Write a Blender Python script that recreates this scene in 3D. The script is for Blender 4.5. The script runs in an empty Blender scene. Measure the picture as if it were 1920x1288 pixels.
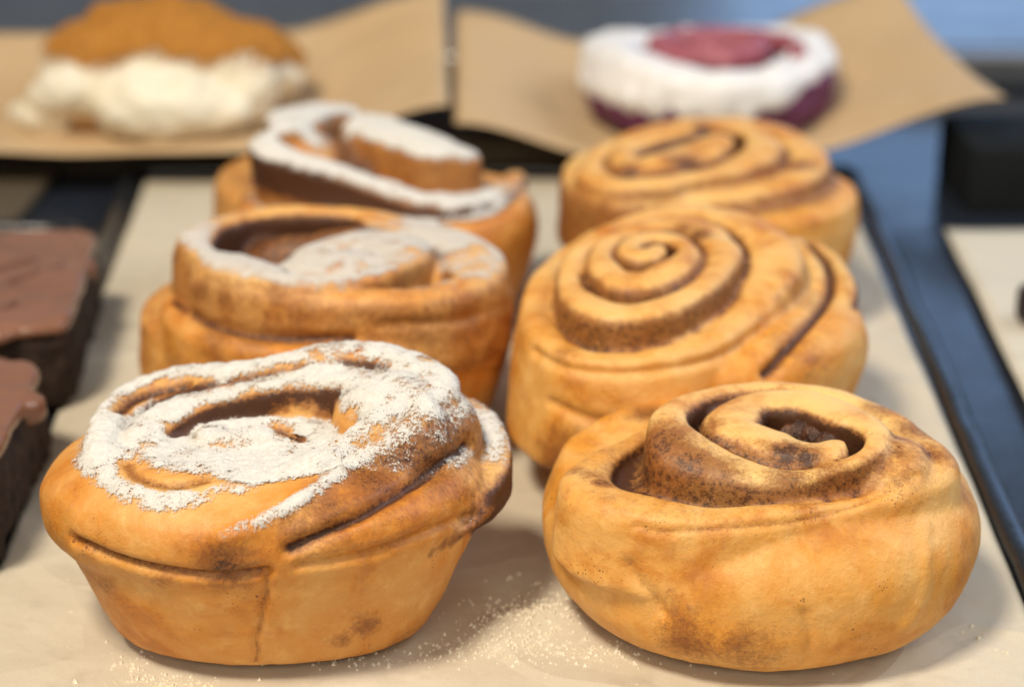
import bpy, bmesh, math, random
import numpy as np
from mathutils import Vector, kdtree
from mathutils.bvhtree import BVHTree

random.seed(7)
RNG = np.random.default_rng(7)
sc = bpy.context.scene
C = sc.collection

# ------------------------------------------------------------------ camera
PITCH = math.radians(21.0)
FPX = 3400.0                 # focal length in photograph pixels (1920 wide)
CAM = np.array([0.0, 0.0, 0.23])
cam_d = bpy.data.cameras.new('camera')
cam = bpy.data.objects.new('camera', cam_d); C.objects.link(cam)
cam.location = CAM
cam.rotation_euler = (math.radians(90) - PITCH, 0, 0)
cam_d.sensor_fit = 'HORIZONTAL'; cam_d.sensor_width = 36.0
cam_d.lens = 36.0 * FPX / 1920.0
cam_d.clip_start = 0.01; cam_d.clip_end = 50
cam_d.dof.use_dof = True
cam_d.dof.focus_distance = 0.428
cam_d.dof.aperture_fstop = 7.5
sc.camera = cam

# ------------------------------------------------------------------ world and lamps
w = bpy.data.worlds.new('World'); sc.world = w; w.use_nodes = True
bg = w.node_tree.nodes['Background']
bg.inputs[0].default_value = (0.80, 0.88, 1.0, 1); bg.inputs[1].default_value = 0.18

def area(name, loc, target, sx, sy, power, col):
    d = bpy.data.lights.new(name, 'AREA'); d.shape = 'RECTANGLE'
    d.size = sx; d.size_y = sy; d.energy = power; d.color = col
    o = bpy.data.objects.new(name, d); C.objects.link(o)
    o.location = loc
    o.rotation_euler = (Vector(target) - Vector(loc)).to_track_quat('-Z', 'Y').to_euler()
    return o
area('warm_lamp', (-0.45, 0.02, 1.20), (0.0, 0.45, 0.02), 0.26, 0.26, 22.0, (1.0, 0.89, 0.72))
area('front_lamp', (-0.15, -1.0, 0.9), (0.0, 0.45, 0.02), 1.2, 0.6, 12.0, (1.0, 0.90, 0.74))
area('window_light', (1.8, 2.6, 0.50), (1.8, 0.6, 0.50), 3.0, 0.9, 11.0, (0.30, 0.55, 1.0))
area('side_fill', (1.5, 0.75, 1.2), (0.0, 0.5, 0.0), 1.3, 1.0, 22.0, (0.80, 0.88, 1.0))  # added cool fill from the right, to cool the rolls' right sides

sc.view_settings.view_transform = 'Standard'
sc.view_settings.look = 'None'
sc.view_settings.exposure = -0.12
sc.view_settings.gamma = 1.0

# ------------------------------------------------------------------ pixel helpers
FWD = np.array([0, math.cos(PITCH), -math.sin(PITCH)])
UP = np.array([0, math.sin(PITCH), math.cos(PITCH)])
RT = np.array([1.0, 0, 0])
def ray(px, py):
    return FWD + RT * ((px - 960) / FPX) - UP * ((py - 644) / FPX)
def at(px, py, z=0.0):                     # where the sight line meets the level z
    d = ray(px, py); t = (z - CAM[2]) / d[2]
    return CAM + d * t
def atY(px, py, Y):
    d = ray(px, py); return CAM + d * (Y / d[1])

# ------------------------------------------------------------------ numpy noise
_perm = RNG.permutation(4096)
_val = RNG.random(4096) * 2 - 1
def vnoise(p):
    p = np.asarray(p, float); i = np.floor(p).astype(int); f = p - i; f = f * f * (3 - 2 * f)
    def h(dx, dy, dz):
        a = _perm[(i[:, 0] + dx) & 4095]; a = _perm[(a + i[:, 1] + dy) & 4095]
        return _val[_perm[(a + i[:, 2] + dz) & 4095]]
    x, y, z = f.T
    l = lambda a, b, t: a + (b - a) * t
    return l(l(l(h(0,0,0), h(1,0,0), x), l(h(0,1,0), h(1,1,0), x), y),
             l(l(h(0,0,1), h(1,0,1), x), l(h(0,1,1), h(1,1,1), x), y), z)
def fbm(p, n=3):
    s = 0; a = 1; t = 0; p = np.asarray(p, float)
    for k in range(n):
        s = s + a * vnoise(p * 2 ** k + 17.3 * k); t += a; a *= .5
    return s / t
def sstep(a, b, x):
    t = np.clip((x - a) / (b - a), 0, 1); return t * t * (3 - 2 * t)

# ------------------------------------------------------------------ materials
class N:
    def __init__(s, name):
        s.m = bpy.data.materials.new(name); s.m.use_nodes = True
        s.t = s.m.node_tree; s.b = s.t.nodes['Principled BSDF']
        s.out = s.t.nodes['Material Output']
    def n(s, typ, **k):
        o = s.t.nodes.new(typ)
        for a, v in k.items(): setattr(o, a, v)
        return o
    def l(s, a, b): s.t.links.new(a, b)
    def coord(s): return s.n('ShaderNodeTexCoord').outputs['Object']
    def noise(s, scale, detail=4, rough=.55, vec=None, dist=0):
        o = s.n('ShaderNodeTexNoise'); o.inputs['Scale'].default_value = scale
        o.inputs['Detail'].default_value = detail; o.inputs['Roughness'].default_value = rough
        o.inputs['Distortion'].default_value = dist
        s.l(vec if vec else s.coord(), o.inputs['Vector']); return o.outputs['Fac']
    def ramp(s, fac, stops, interp='LINEAR'):
        o = s.n('ShaderNodeValToRGB'); e = o.color_ramp; e.interpolation = interp
        while len(e.elements) < len(stops): e.elements.new(.5)
        for q, (p, c) in zip(e.elements, stops):
            q.position = p; q.color = c if len(c) == 4 else (*c, 1)
        s.l(fac, o.inputs[0]); return o.outputs[0]
    def mix(s, fac, a, b, blend='MIX'):
        o = s.n('ShaderNodeMix', data_type='RGBA', blend_type=blend)
        for inp, v in ((o.inputs[0], fac), (o.inputs[6], a), (o.inputs[7], b)):
            if isinstance(v, (int, float)): inp.default_value = v
            elif isinstance(v, tuple): inp.default_value = v if len(v) == 4 else (*v, 1)
            else: s.l(v, inp)
        return o.outputs[2]
    def math(s, op, a, b=None, c=None, clamp=False):
        o = s.n('ShaderNodeMath', operation=op, use_clamp=clamp)
        for i, v in enumerate((a, b, c)):
            if v is None: continue
            if isinstance(v, (int, float)): o.inputs[i].default_value = v
            else: s.l(v, o.inputs[i])
        return o.outputs[0]
    def attr(s, name):
        return s.n('ShaderNodeAttribute', attribute_name=name).outputs['Fac']
    def bump(s, h, strength, dist=.001, prev=None):
        o = s.n('ShaderNodeBump'); o.inputs['Strength'].default_value = strength
        o.inputs['Distance'].default_value = dist; s.l(h, o.inputs['Height'])
        if prev: s.l(prev, o.inputs['Normal'])
        return o.outputs[0]
    def set(s, **k):
        for a, v in k.items():
            a = a.replace('_', ' ')
            inp = s.b.inputs[a]
            if isinstance(v, (int, float)): inp.default_value = v
            elif isinstance(v, tuple): inp.default_value = v if len(v) in (3,) and inp.type == 'VECTOR' else ((*v, 1) if len(v) == 3 else v)
            else: s.l(v, inp)
        return s.m

def m_dough(name, gold, tan, seed):
    s = N(name)
    mp = s.n('ShaderNodeMapping'); s.l(s.coord(), mp.inputs[0]); mp.inputs['Location'].default_value = (seed * .37, seed * .11, seed * .23)
    v = mp.outputs[0]
    n1 = s.noise(45, 6, .62, v, .3); n2 = s.noise(190, 6, .70, v); n3 = s.noise(800, 4, .65, v); n4 = s.noise(1900, 2, .6, v)
    g = s.attr('gold')
    gf = s.math('ADD', s.math('MULTIPLY', g, .75), s.math('MULTIPLY', s.math('SUBTRACT', n1, .46), 2.2), clamp=True)
    base = s.mix(gf, tan, gold)
    # paler blisters and deeper baked patches
    base = s.mix(s.ramp(n2, [(.52, (0, 0, 0)), (.70, (.40,) * 3)]), base, tuple(min(1, c * 1.18 + .02) for c in tan))
    deep = s.math('ADD', s.math('MULTIPLY', n1, .65), s.math('MULTIPLY', n2, .35))
    base = s.mix(s.ramp(deep, [(.50, (0, 0, 0)), (.64, (.80,) * 3)]), base, tuple(c * k for c, k in zip(gold, (.66, .48, .40))))
    # cinnamon stain from the filling, grainy; also carries the painted gap shade
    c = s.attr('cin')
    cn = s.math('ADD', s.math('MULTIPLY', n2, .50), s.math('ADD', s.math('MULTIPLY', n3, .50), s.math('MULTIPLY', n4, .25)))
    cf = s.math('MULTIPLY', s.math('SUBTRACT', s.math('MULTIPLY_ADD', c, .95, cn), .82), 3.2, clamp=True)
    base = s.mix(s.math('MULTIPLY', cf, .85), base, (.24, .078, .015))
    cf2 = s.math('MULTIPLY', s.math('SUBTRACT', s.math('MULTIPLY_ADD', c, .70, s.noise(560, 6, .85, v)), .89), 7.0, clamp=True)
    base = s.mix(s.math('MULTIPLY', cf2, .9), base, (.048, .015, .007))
    # specks
    for scale, size, dens in ((420, .24, .55), (950, .22, .47)):
        vo = s.n('ShaderNodeTexVoronoi'); vo.inputs['Scale'].default_value = scale; s.l(v, vo.inputs['Vector'])
        sp = s.math('LESS_THAN', vo.outputs['Distance'], s.math('MULTIPLY', s.ramp(s.noise(90, 3, .6, v), [(dens, (0, 0, 0)), (dens + .2, (1, 1, 1))]), size))
        base = s.mix(s.math('MULTIPLY', sp, .7), base, (.14, .042, .012))
    b = s.bump(n1, .20, .0020)
    b = s.bump(n2, .55, .0009, b)
    b = s.bump(n3, .45, .0004, b)
    b = s.bump(n4, .30, .0002, b)
    r = s.ramp(n2, [(.3, (.36,) * 3), (.7, (.60,) * 3)])
    s.set(Base_Color=base, Roughness=r, Normal=b, Subsurface_Weight=.12, Subsurface_Scale=.003, Specular_IOR_Level=.42)
    s.b.inputs['Subsurface Radius'].default_value = (1.0, .45, .15)
    return s.m

M = {}
M['dough_a'] = m_dough('golden_dough', (.67, .280, .036), (.78, .50, .185), 1)
M['dough_b'] = m_dough('amber_dough', (.61, .235, .030), (.74, .45, .160), 2)

def m_filling():
    s = N('cinnamon_filling'); n1 = s.noise(260, 5, .7); n2 = s.noise(900, 3)
    b = s.bump(n1, .9, .0015); b = s.bump(n2, .5, .0005, b)
    return s.set(Base_Color=s.ramp(n1, [(.3, (.022, .009, .006)), (.55, (.075, .026, .011)), (.8, (.20, .075, .026))]), Roughness=.4, Normal=b)
M['filling'] = m_filling()

def m_sugar(name, thick):
    s = N(name)
    n0 = s.noise(2300, 2, .6); n1 = s.noise(900, 4, .7); n2 = s.noise(260, 3, .6)
    k = s.attr('sugar')
    th = s.math('ADD', s.math('MULTIPLY', n0, .50), s.math('ADD', s.math('MULTIPLY', n1, .65), s.math('MULTIPLY', n2, .35)))
    a = s.math('MULTIPLY', s.math('ADD', s.math('MULTIPLY', s.math('SUBTRACT', .75, th), 2.2), s.math('SUBTRACT', k, .52)), 3.2 if thick else 2.2, clamp=True)
    if not thick: a = s.math('MULTIPLY', a, .80)
    b = s.bump(n2, .5, .0012); b = s.bump(n1, .45, .0006, b); b = s.bump(n0, .3, .0002, b)
    col = s.ramp(n1, [(.3, (.54, .505, .45)), (.65, (.69, .665, .62))])
    return s.set(Base_Color=col, Roughness=.85, Normal=b, Alpha=a, Specular_IOR_Level=.15, Subsurface_Weight=.0)
M['sugar_thick'] = m_sugar('powdered_sugar', True)
M['sugar_thin'] = m_sugar('thin_powdered_sugar', False)

def m_paper(name, c1, c2, stain=True, rough=.55):
    s = N(name); n1 = s.noise(9, 5, .6); n2 = s.noise(70, 5, .65); n3 = s.noise(1800, 3, .7)
    col = s.mix(s.ramp(n1, [(.35, (0, 0, 0)), (.7, (1, 1, 1))]), c1, c2)
    if stain:
        col = s.mix(s.ramp(n2, [(.56, (0, 0, 0)), (.74, (.45,) * 3)]), col, tuple(c * .70 for c in c1))
    col = s.mix(s.ramp(n3, [(.35, (.16,) * 3), (.6, (0, 0, 0))]), col, tuple(c * .6 for c in c1))
    vo = s.n('ShaderNodeTexVoronoi', feature='DISTANCE_TO_EDGE'); vo.inputs['Scale'].default_value = 14
    mx = s.n('ShaderNodeVectorMath', operation='ADD'); s.l(s.coord(), mx.inputs[0])
    nz = s.n('ShaderNodeTexNoise'); nz.inputs['Scale'].default_value = 12; s.l(s.coord(), nz.inputs['Vector'])
    sc2 = s.n('ShaderNodeVectorMath', operation='SCALE'); s.l(nz.outputs['Color'], sc2.inputs[0]); sc2.inputs['Scale'].default_value = .12
    s.l(sc2.outputs[0], mx.inputs[1]); s.l(mx.outputs[0], vo.inputs['Vector'])
    b = s.bump(s.ramp(vo.outputs['Distance'], [(0, (1, 1, 1)), (.12, (0, 0, 0))]), .40, .0018)
    b = s.bump(n1, .9, .005, b)
    b = s.bump(n2, .25, .0008, b); b = s.bump(n3, .15, .0002, b)
    return s.set(Base_Color=col, Roughness=rough, Normal=b, Specular_IOR_Level=.3)
M['paper'] = m_paper('parchment', (.56, .485, .365), (.61, .55, .44))
M['paper_pale'] = m_paper('pale_parchment', (.62, .57, .47), (.66, .61, .51), False)
M['kraft'] = m_paper('kraft_paper', (.54, .37, .20), (.58, .41, .235), False, .6)

def m_black(name, rough, bump, base=(.010, .011, .013)):
    s = N(name); n1 = s.noise(45, 5, .6); n2 = s.noise(600, 3, .6)
    b = s.bump(n1, bump, .0015); b = s.bump(n2, bump * .6, .0003, b)
    return s.set(Base_Color=s.ramp(n2, [(.4, base), (.7, tuple(c * 2.2 for c in base))]), Roughness=s.ramp(n1, [(.3, (rough * .7,) * 3), (.7, (rough * 1.3,) * 3)]), Normal=b, Specular_IOR_Level=.6)
M['tray'] = m_black('black_enamel', .22, .25)
M['counter'] = m_black('dark_counter', .20, .10, (.012, .015, .022))
M['riser'] = m_black('dark_bronze_board', .75, .1, (.060, .046, .030))
M['riser'].node_tree.nodes['Principled BSDF'].inputs['Specular IOR Level'].default_value = .15

def m_plain(name, c1, c2, scale, rough, bump=.3, dist=.001, metal=0, spec=.4):
    s = N(name); n1 = s.noise(scale, 5, .6); n2 = s.noise(scale * 6, 3, .6)
    b = s.bump(n1, bump, dist); b = s.bump(n2, bump, dist * .3, b)
    return s.set(Base_Color=s.ramp(n1, [(.35, c1), (.68, c2)]), Roughness=rough, Normal=b, Metallic=metal, Specular_IOR_Level=spec)
M['cake'] = m_plain('chocolate_cake', (.016, .008, .005), (.042, .019, .010), 260, .8, .9, .002)
M['glaze'] = m_plain('milk_chocolate_glaze', (.185, .086, .052), (.235, .112, .070), 30, .18, .10, .0012)
M['smear'] = m_plain('dark_chocolate_smear', (.11, .045, .028), (.15, .062, .038), 90, .35, .3, .001)
M['cream'] = m_plain('cream', (.72, .64, .48), (.80, .74, .60), 60, .55, .3, .002)
M['icing'] = m_plain('white_icing', (.78, .76, .75), (.84, .82, .81), 60, .45, .3, .002)
M['cinnamon_powder'] = m_plain('cinnamon_powder', (.30, .115, .018), (.46, .20, .035), 130, .85, .8, .002)
M['toffee'] = m_plain('browned_bun', (.36, .17, .055), (.62, .36, .15), 70, .6, .5, .002)
M['velvet'] = m_plain('purple_dough', (.085, .018, .060), (.16, .030, .085), 90, .6, .5, .002)
M['berry'] = m_plain('pink_berry_swirl', (.28, .045, .070), (.50, .19, .22), 60, .45, .5, .002)
M['berry_dark'] = m_plain('dark_berry', (.045, .012, .022), (.12, .018, .034), 90, .4, .5, .002)
M['steel'] = m_plain('brushed_steel', (.42, .42, .42), (.55, .55, .54), 30, .35, .1, .001, 1.0)
M['steel_dark'] = m_plain('dark_steel', (.10, .10, .10), (.16, .16, .15), 30, .4, .1, .001, .6)
M['flour'] = m_plain('flour', (.74, .66, .50), (.82, .76, .62), 900, .9, .3, .0003)
M['cookie'] = m_plain('dark_cookie', (.018, .012, .014), (.04, .028, .03), 300, .6, .4, .001)
M['pink'] = m_plain('pink_flake', (.75, .50, .55), (.82, .62, .66), 300, .5)

# ------------------------------------------------------------------ object helpers
def mesh_obj(name, verts, faces, mat=None, parent=None, smooth=True):
    me = bpy.data.meshes.new(name)
    me.from_pydata([tuple(map(float, v)) for v in verts], [], [tuple(map(int, f)) for f in faces]); me.update()
    if mat: me.materials.append(mat)
    o = bpy.data.objects.new(name, me); C.objects.link(o)
    if smooth: me.polygons.foreach_set('use_smooth', [True] * len(me.polygons))
    if parent: o.parent = parent
    return o
def bm_obj(name, bm, mat, parent=None, smooth=True):
    me = bpy.data.meshes.new(name); bm.to_mesh(me); bm.free(); me.materials.append(mat)
    o = bpy.data.objects.new(name, me); C.objects.link(o)
    me.polygons.foreach_set('use_smooth', [smooth] * len(me.polygons))
    if parent: o.parent = parent
    return o
def tag(o, label=None, cat=None, group=None, kind=None):
    for k, v in (('label', label), ('category', cat), ('group', group), ('kind', kind)):
        if v: o[k] = v
    return o
def thing(name, loc, label, cat, group=None):
    o = bpy.data.objects.new(name, None); C.objects.link(o); o.location = loc
    o.empty_display_size = .02
    return tag(o, label, cat, group)
def adopt(o, root):                        # parts are built in world space
    o.parent = root; o.matrix_parent_inverse.identity()
    o.data.transform(__import__('mathutils').Matrix.Translation(-root.location))
    return o

def spline(P, step):                       # centripetal-ish Catmull-Rom, resampled evenly in xyz
    P = np.asarray(P, float); Q = np.vstack([2 * P[0] - P[1], P, 2 * P[-1] - P[-2]]); out = []
    for i in range(1, len(Q) - 2):
        p0, p1, p2, p3 = Q[i - 1:i + 3]
        t = np.linspace(0, 1, 24, endpoint=False)[:, None]
        out.append(.5 * (2 * p1 + (p2 - p0) * t + (2 * p0 - 5 * p1 + 4 * p2 - p3) * t ** 2 + (3 * p1 - p0 - 3 * p2 + p3) * t ** 3))
    out = np.vstack(out + [P[-1:]])
    L = np.r_[0, np.cumsum(np.linalg.norm(np.diff(out[:, :3], axis=0), axis=1))]
    s = np.linspace(0, L[-1], max(8, int(L[-1] / step)))
    return np.stack([np.interp(s, L, out[:, k]) for k in range(out.shape[1])], 1)

# section: list of (u, v) with u in [-1,1] outward, v: 'top' rounding measured from crest in units of w, side fraction
def sweep(S, lean=0.0, cin_in=.95, seam=.3):
    """S rows: x y z(crest) w zb cin_out cin_top sugar gold.  Returns verts, faces, attrs."""
    n = len(S); T = np.gradient(S[:, :2], axis=0)
    for _ in range(3):
        T[1:-1] = (T[:-2] + T[1:-1] * 2 + T[2:]) / 4
    T /= np.linalg.norm(T, axis=1)[:, None] + 1e-9
    O = np.stack([-T[:, 1], T[:, 0]], 1)
    A = np.linspace(0, math.pi, 15)
    top = [(math.cos(a) if abs(math.cos(a)) < .999 else math.copysign(1, math.cos(a)), max(0, 1 - abs(math.cos(a)) ** 3.0) ** .5) for a in A]   # outer -> inner
    K = 15 + 6 + 9 + 6
    L = np.r_[0, np.cumsum(np.linalg.norm(np.diff(S[:, :3], axis=0), axis=1))]
    V = []; AT = []
    for i in range(n):
        x, y, z, w_, zb, co, ct, su, go = S[i, :9]
        wi, wo = (S[i, 11], S[i, 12]) if S.shape[1] > 11 else (w_, w_)
        e = min(L[i], L[-1] - L[i]); sc_ = math.sqrt(max(0.02, 1 - max(0, 1 - e / (w_ * .9)) ** 2))
        wi *= sc_; wo *= sc_; w_ = min((wi + wo) / 2, .0044); h = max(z - zb, 2.2 * w_)
        z0 = z - w_ * 1.0; z1 = z - h + w_ * .7
        pts = [(u, z0 + v * w_ * 1.0, 1 if v > .45 else 0) for u, v in top]
        pts += [(-1, z0 + (z1 - z0) * k / 7, 0) for k in range(1, 7)]
        pts += [(math.cos(math.pi + math.pi * k / 8), z1 + math.sin(math.pi + math.pi * k / 8) * w_ * .7, 0) for k in range(9)]
        pts += [(1, z1 + (z0 - z1) * k / 7, 0) for k in range(1, 7)]
        for u, zz, tp in pts:
            off = u * (wo if u > 0 else wi) + lean * (z - zz)
            V.append((x + O[i, 0] * off, y + O[i, 1] * off, zz))
            c = ct if (tp and abs(u) < .8) else (cin_in if (u < 0 and zz > z - .016) else co)
            AT.append((c, su, go))
    F = []
    for i in range(n - 1):
        for k in range(K):
            a = i * K + k; b = i * K + (k + 1) % K
            F.append((a, b, b + K, a + K))
    for i, rev in ((0, 0), (n - 1, 1)):
        c = np.mean(V[i * K:(i + 1) * K], axis=0); V.append(tuple(c)); AT.append(AT[i * K]); ci = len(V) - 1
        for k in range(K):
            a = i * K + k; b = i * K + (k + 1) % K
            F.append((a, ci, b) if not rev else (b, ci, a))
    return V, F, AT

def loft(rings, cin=0.0, sug=0.0, gold=1.0, n=72, sq=2.0, tilt=0.0):
    """rings rows: z cx cy rx ry, closed at both ends."""
    V = []; F = []; R = np.asarray(rings, float)
    R = spline(R[:, [1, 2, 0, 3, 4]], .0016)
    for cx, cy, z, rx, ry in R:
        for k in range(n):
            a = 2 * math.pi * k / n; c, s_ = math.cos(a), math.sin(a)
            V.append((cx + rx * math.copysign(abs(c) ** (2 / sq), c), cy + ry * math.copysign(abs(s_) ** (2 / sq), s_), z + tilt * ry * s_))
    m = len(R)
    for i in range(m - 1):
        for k in range(n):
            a = i * n + k; b = i * n + (k + 1) % n
            F.append((a, b, b + n, a + n))
    V.append((R[0, 0], R[0, 1], R[0, 2])); V.append((R[-1, 0], R[-1, 1], R[-1, 2]))
    for k in range(n):
        F.append((k, len(V) - 2, (k + 1) % n)); F.append(((m - 1) * n + (k + 1) % n, len(V) - 1, (m - 1) * n + k))
    return V, F, [(cin, sug, gold)] * len(V)

def join(parts):
    V, F, A = [], [], []
    for v, f, a in parts:
        o = len(V); V += list(v); F += [tuple(i + o for i in q) for q in f]; A += list(a)
    return V, F, A

def remesh(V, F, voxel):
    o = mesh_obj('tmp', V, F)
    md = o.modifiers.new('r', 'REMESH'); md.mode = 'VOXEL'; md.voxel_size = voxel; md.adaptivity = 0
    dg = bpy.context.evaluated_depsgraph_get()
    me = bpy.data.meshes.new_from_object(o.evaluated_get(dg)); old = o.data
    bpy.data.objects.remove(o); bpy.data.meshes.remove(old)
    return me
def get_co(me):
    a = np.empty(len(me.vertices) * 3); me.vertices.foreach_get('co', a); return a.reshape(-1, 3)
def get_no(me):
    a = np.empty(len(me.vertices) * 3); me.vertex_normals.foreach_get('vector', a); return a.reshape(-1, 3)
def put_co(me, co):
    me.vertices.foreach_set('co', np.ascontiguousarray(co).ravel()); me.update()
class Lap:
    def __init__(s, me):
        e = np.empty(len(me.edges) * 2, dtype=np.int32); me.edges.foreach_get('vertices', e); e = e.reshape(-1, 2)
        s.a, s.b = e.T; s.n = len(me.vertices)
        s.deg = np.maximum(np.bincount(s.a, minlength=s.n) + np.bincount(s.b, minlength=s.n), 1)
    def __call__(s, x):
        x = np.asarray(x, float); one = x.ndim == 1
        if one: x = x[:, None]
        r = np.stack([np.bincount(s.a, x[s.b, k], s.n) + np.bincount(s.b, x[s.a, k], s.n) for k in range(x.shape[1])], 1) / s.deg[:, None]
        return r[:, 0] if one else r
def set_attr(me, name, arr):
    a = me.attributes.new(name, 'FLOAT', 'POINT'); a.data.foreach_set('value', np.ascontiguousarray(arr, dtype=np.float32))

def organic(name, src, voxel, smooth, amps, seed, mat, creases=(), stains=()):
    V, F, A = join(src)
    me = remesh(V, F, voxel); me.name = name
    lap = Lap(me); co = get_co(me); src_co = co.copy()
    kd = kdtree.KDTree(len(V))
    for i, v in enumerate(V): kd.insert(v, i)
    kd.balance()
    A = np.asarray(A, float)
    idx = np.fromiter((kd.find(c)[1] for c in co), dtype=int, count=len(co))
    at_ = A[idx]
    for _ in range(7): at_ = .4 * at_ + .6 * lap(at_)
    for _ in range(smooth): co = .45 * co + .55 * lap(co)
    put_co(me, co); no = get_no(me)
    d = 0
    for amp, scale in amps: d = d + amp * fbm(co / scale + seed * 7.7, 2)
    co = co + no * d[:, None]
    co[:, 2] = np.maximum(co[:, 2], .0004)
    put_co(me, co)
    cin = at_[:, 0].copy()
    if creases or stains:
        bv = BVHTree.FromPolygons([Vector(c) for c in co], [p.vertices[:] for p in me.polygons])
        no = get_no(me)
        def hit(px, py):
            h = bv.ray_cast(Vector(CAM), Vector(ray(px, py)).normalized())[0]
            return None if h is None else np.array(h)
        for poly, rad, depth, stain, *bare in creases:
            P = spline(np.c_[np.asarray(poly, float), np.zeros(len(poly))], 4.0)
            H = [h for h in (hit(q[0], q[1]) for q in P) if h is not None]
            if len(H) < 2: continue
            H = np.array(H); near = np.where((np.abs(co - H.mean(0)).max(1) < .09))[0]
            dm = np.full(len(near), 9.0)
            for q in H: dm = np.minimum(dm, np.linalg.norm(co[near] - q, axis=1))
            k = np.exp(-(dm / rad) ** 2)
            co[near] -= no[near] * (k * depth)[:, None]
            cin[near] = np.maximum(cin[near], k * stain)
            if bare and bare[0] < 0: at_[near, 1] = np.maximum(at_[near, 1], -bare[0] * k)
            elif bare: at_[near, 1] *= 1 - bare[0] * np.clip(k * 1.5, 0, 1)
        for px, py, rad, stain in stains:
            h = hit(px, py)
            if h is None: continue
            dm = np.linalg.norm(co - h, axis=1) / rad
            cin = np.maximum(cin, stain * np.exp(-dm ** 2)) if stain > 0 else cin * (1 - np.exp(-dm ** 2))
        co[:, 2] = np.maximum(co[:, 2], .0004)
        put_co(me, co)
    set_attr(me, 'cin', cin); set_attr(me, 'gold', at_[:, 2])
    me.materials.append(mat)
    me.polygons.foreach_set('use_smooth', [True] * len(me.polygons))
    o = bpy.data.objects.new(name, me); C.objects.link(o)
    return o, at_, lap

def sugar_part(dough, at_, lap, seed, mat, lift=.0006, gain=1.0, lo=.35, hi=.85):
    me = dough.data; co = get_co(me); no = get_no(me)
    s = sstep(lo, hi, no[:, 2] + .16 * fbm(co / .008 + seed, 2)) * at_[:, 1] * gain
    for _ in range(6): s = .4 * s + .6 * lap(s)
    s = s * (1 + .45 * fbm(co / .010 + seed * 3, 3) + .35 * fbm(co / .003 + seed, 2))
    keepv = s > .04
    loops = np.empty(len(me.loops), dtype=np.int32); me.loops.foreach_get('vertex_index', loops)
    ls = np.empty(len(me.polygons), dtype=np.int32); me.polygons.foreach_get('loop_start', ls)
    lt = np.empty(len(me.polygons), dtype=np.int32); me.polygons.foreach_get('loop_total', lt)
    faces = [tuple(loops[a:a + t]) for a, t in zip(ls, lt) if keepv[loops[a:a + t]].any()]
    used = np.unique(np.concatenate([np.array(f) for f in faces])); remap = -np.ones(len(co), int); remap[used] = np.arange(len(used))
    g = fbm(co / .0012 + seed, 2)
    V = co + no * (.00012 + lift * np.clip(s, 0, 1) * (1 + .9 * g))[:, None]
    o = mesh_obj('sugar_dusting', V[used], [tuple(remap[list(f)]) for f in faces], mat)
    set_attr(o.data, 'sugar', np.clip(s, 0, 1.2)[used])
    return o

# ------------------------------------------------------------------ cinnamon rolls
def path(xf, pts, zb, co, ct, su, go, step=.0011, gaps=None, gap=.9):
    """pts: (crop_x, crop_y, z_mm, half_width_mm[, zb_mm[, cin_out[, sugar]]]) in a zoomed crop of the photograph."""
    sx, ox, oy = xf; rows = []
    for i, p in enumerate(pts):
        gi, go_ = (gaps or {}).get(i, (gap, gap))
        px, py = p[0] / sx + ox, p[1] / sx + oy
        q = at(px, py, p[2] / 1000)
        rows.append((q[0], q[1], q[2], p[3] / 1000, (p[4] if len(p) > 4 else p[2] - zb) / 1000,
                     p[5] if len(p) > 5 else co, ct, p[6] if len(p) > 6 else su, go, gi / 1000, go_ / 1000))
    return spline(rows, step)

def fatten(strips, cap=.0125):
    """widen every layer until it meets its neighbours, less the gap wanted there."""
    P = np.vstack([S[:, :2] for S in strips]); out = []
    sid = np.concatenate([np.full(len(S), k) for k, S in enumerate(strips)]); li = np.concatenate([np.arange(len(S)) for S in strips])
    for k, S in enumerate(strips):
        T = np.gradient(S[:, :2], axis=0); T /= np.linalg.norm(T, axis=1)[:, None] + 1e-9; O = np.stack([-T[:, 1], T[:, 0]], 1)
        wi = S[:, 3].copy(); wo = S[:, 3].copy()
        for i in range(len(S)):
            r = P - S[i, :2]; al = r @ O[i]; di = np.linalg.norm(r, axis=1)
            ok = (np.abs(al) > .80 * di) & (di > .0036) & ((sid != k) | (np.abs(li - i) > 9))
            a = di[ok & (al > 0)]; b = di[ok & (al < 0)]
            if len(a) and a.min() < .030: wo[i] = min(cap, max(.0016, a.min() / 2 - S[i, 10] / 2))
            if len(b) and b.min() < .030: wi[i] = min(cap, max(.0016, b.min() / 2 - S[i, 9] / 2))
        for w_ in (wi, wo):
            for _ in range(10): w_[1:-1] = (w_[:-2] + 2 * w_[1:-1] + w_[2:]) / 4
        out.append(np.c_[S, wi, wo])
    return out

def egg(xf, cx, cy, ztop, rx, ry, rz, cin=.1, sug=0, gold=.6):
    sx, ox, oy = xf; q = at(cx / sx + ox, cy / sx + oy, ztop / 1000); R = []
    for t in np.linspace(-1, 1, 15):
        c_ = math.sqrt(max(.003, 1 - t * t)); R.append((q[2] - rz / 1000 + rz / 1000 * t, q[0], q[1], rx / 1000 * c_, ry / 1000 * c_))
    return loft(R, cin, sug, gold, 40)

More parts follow.
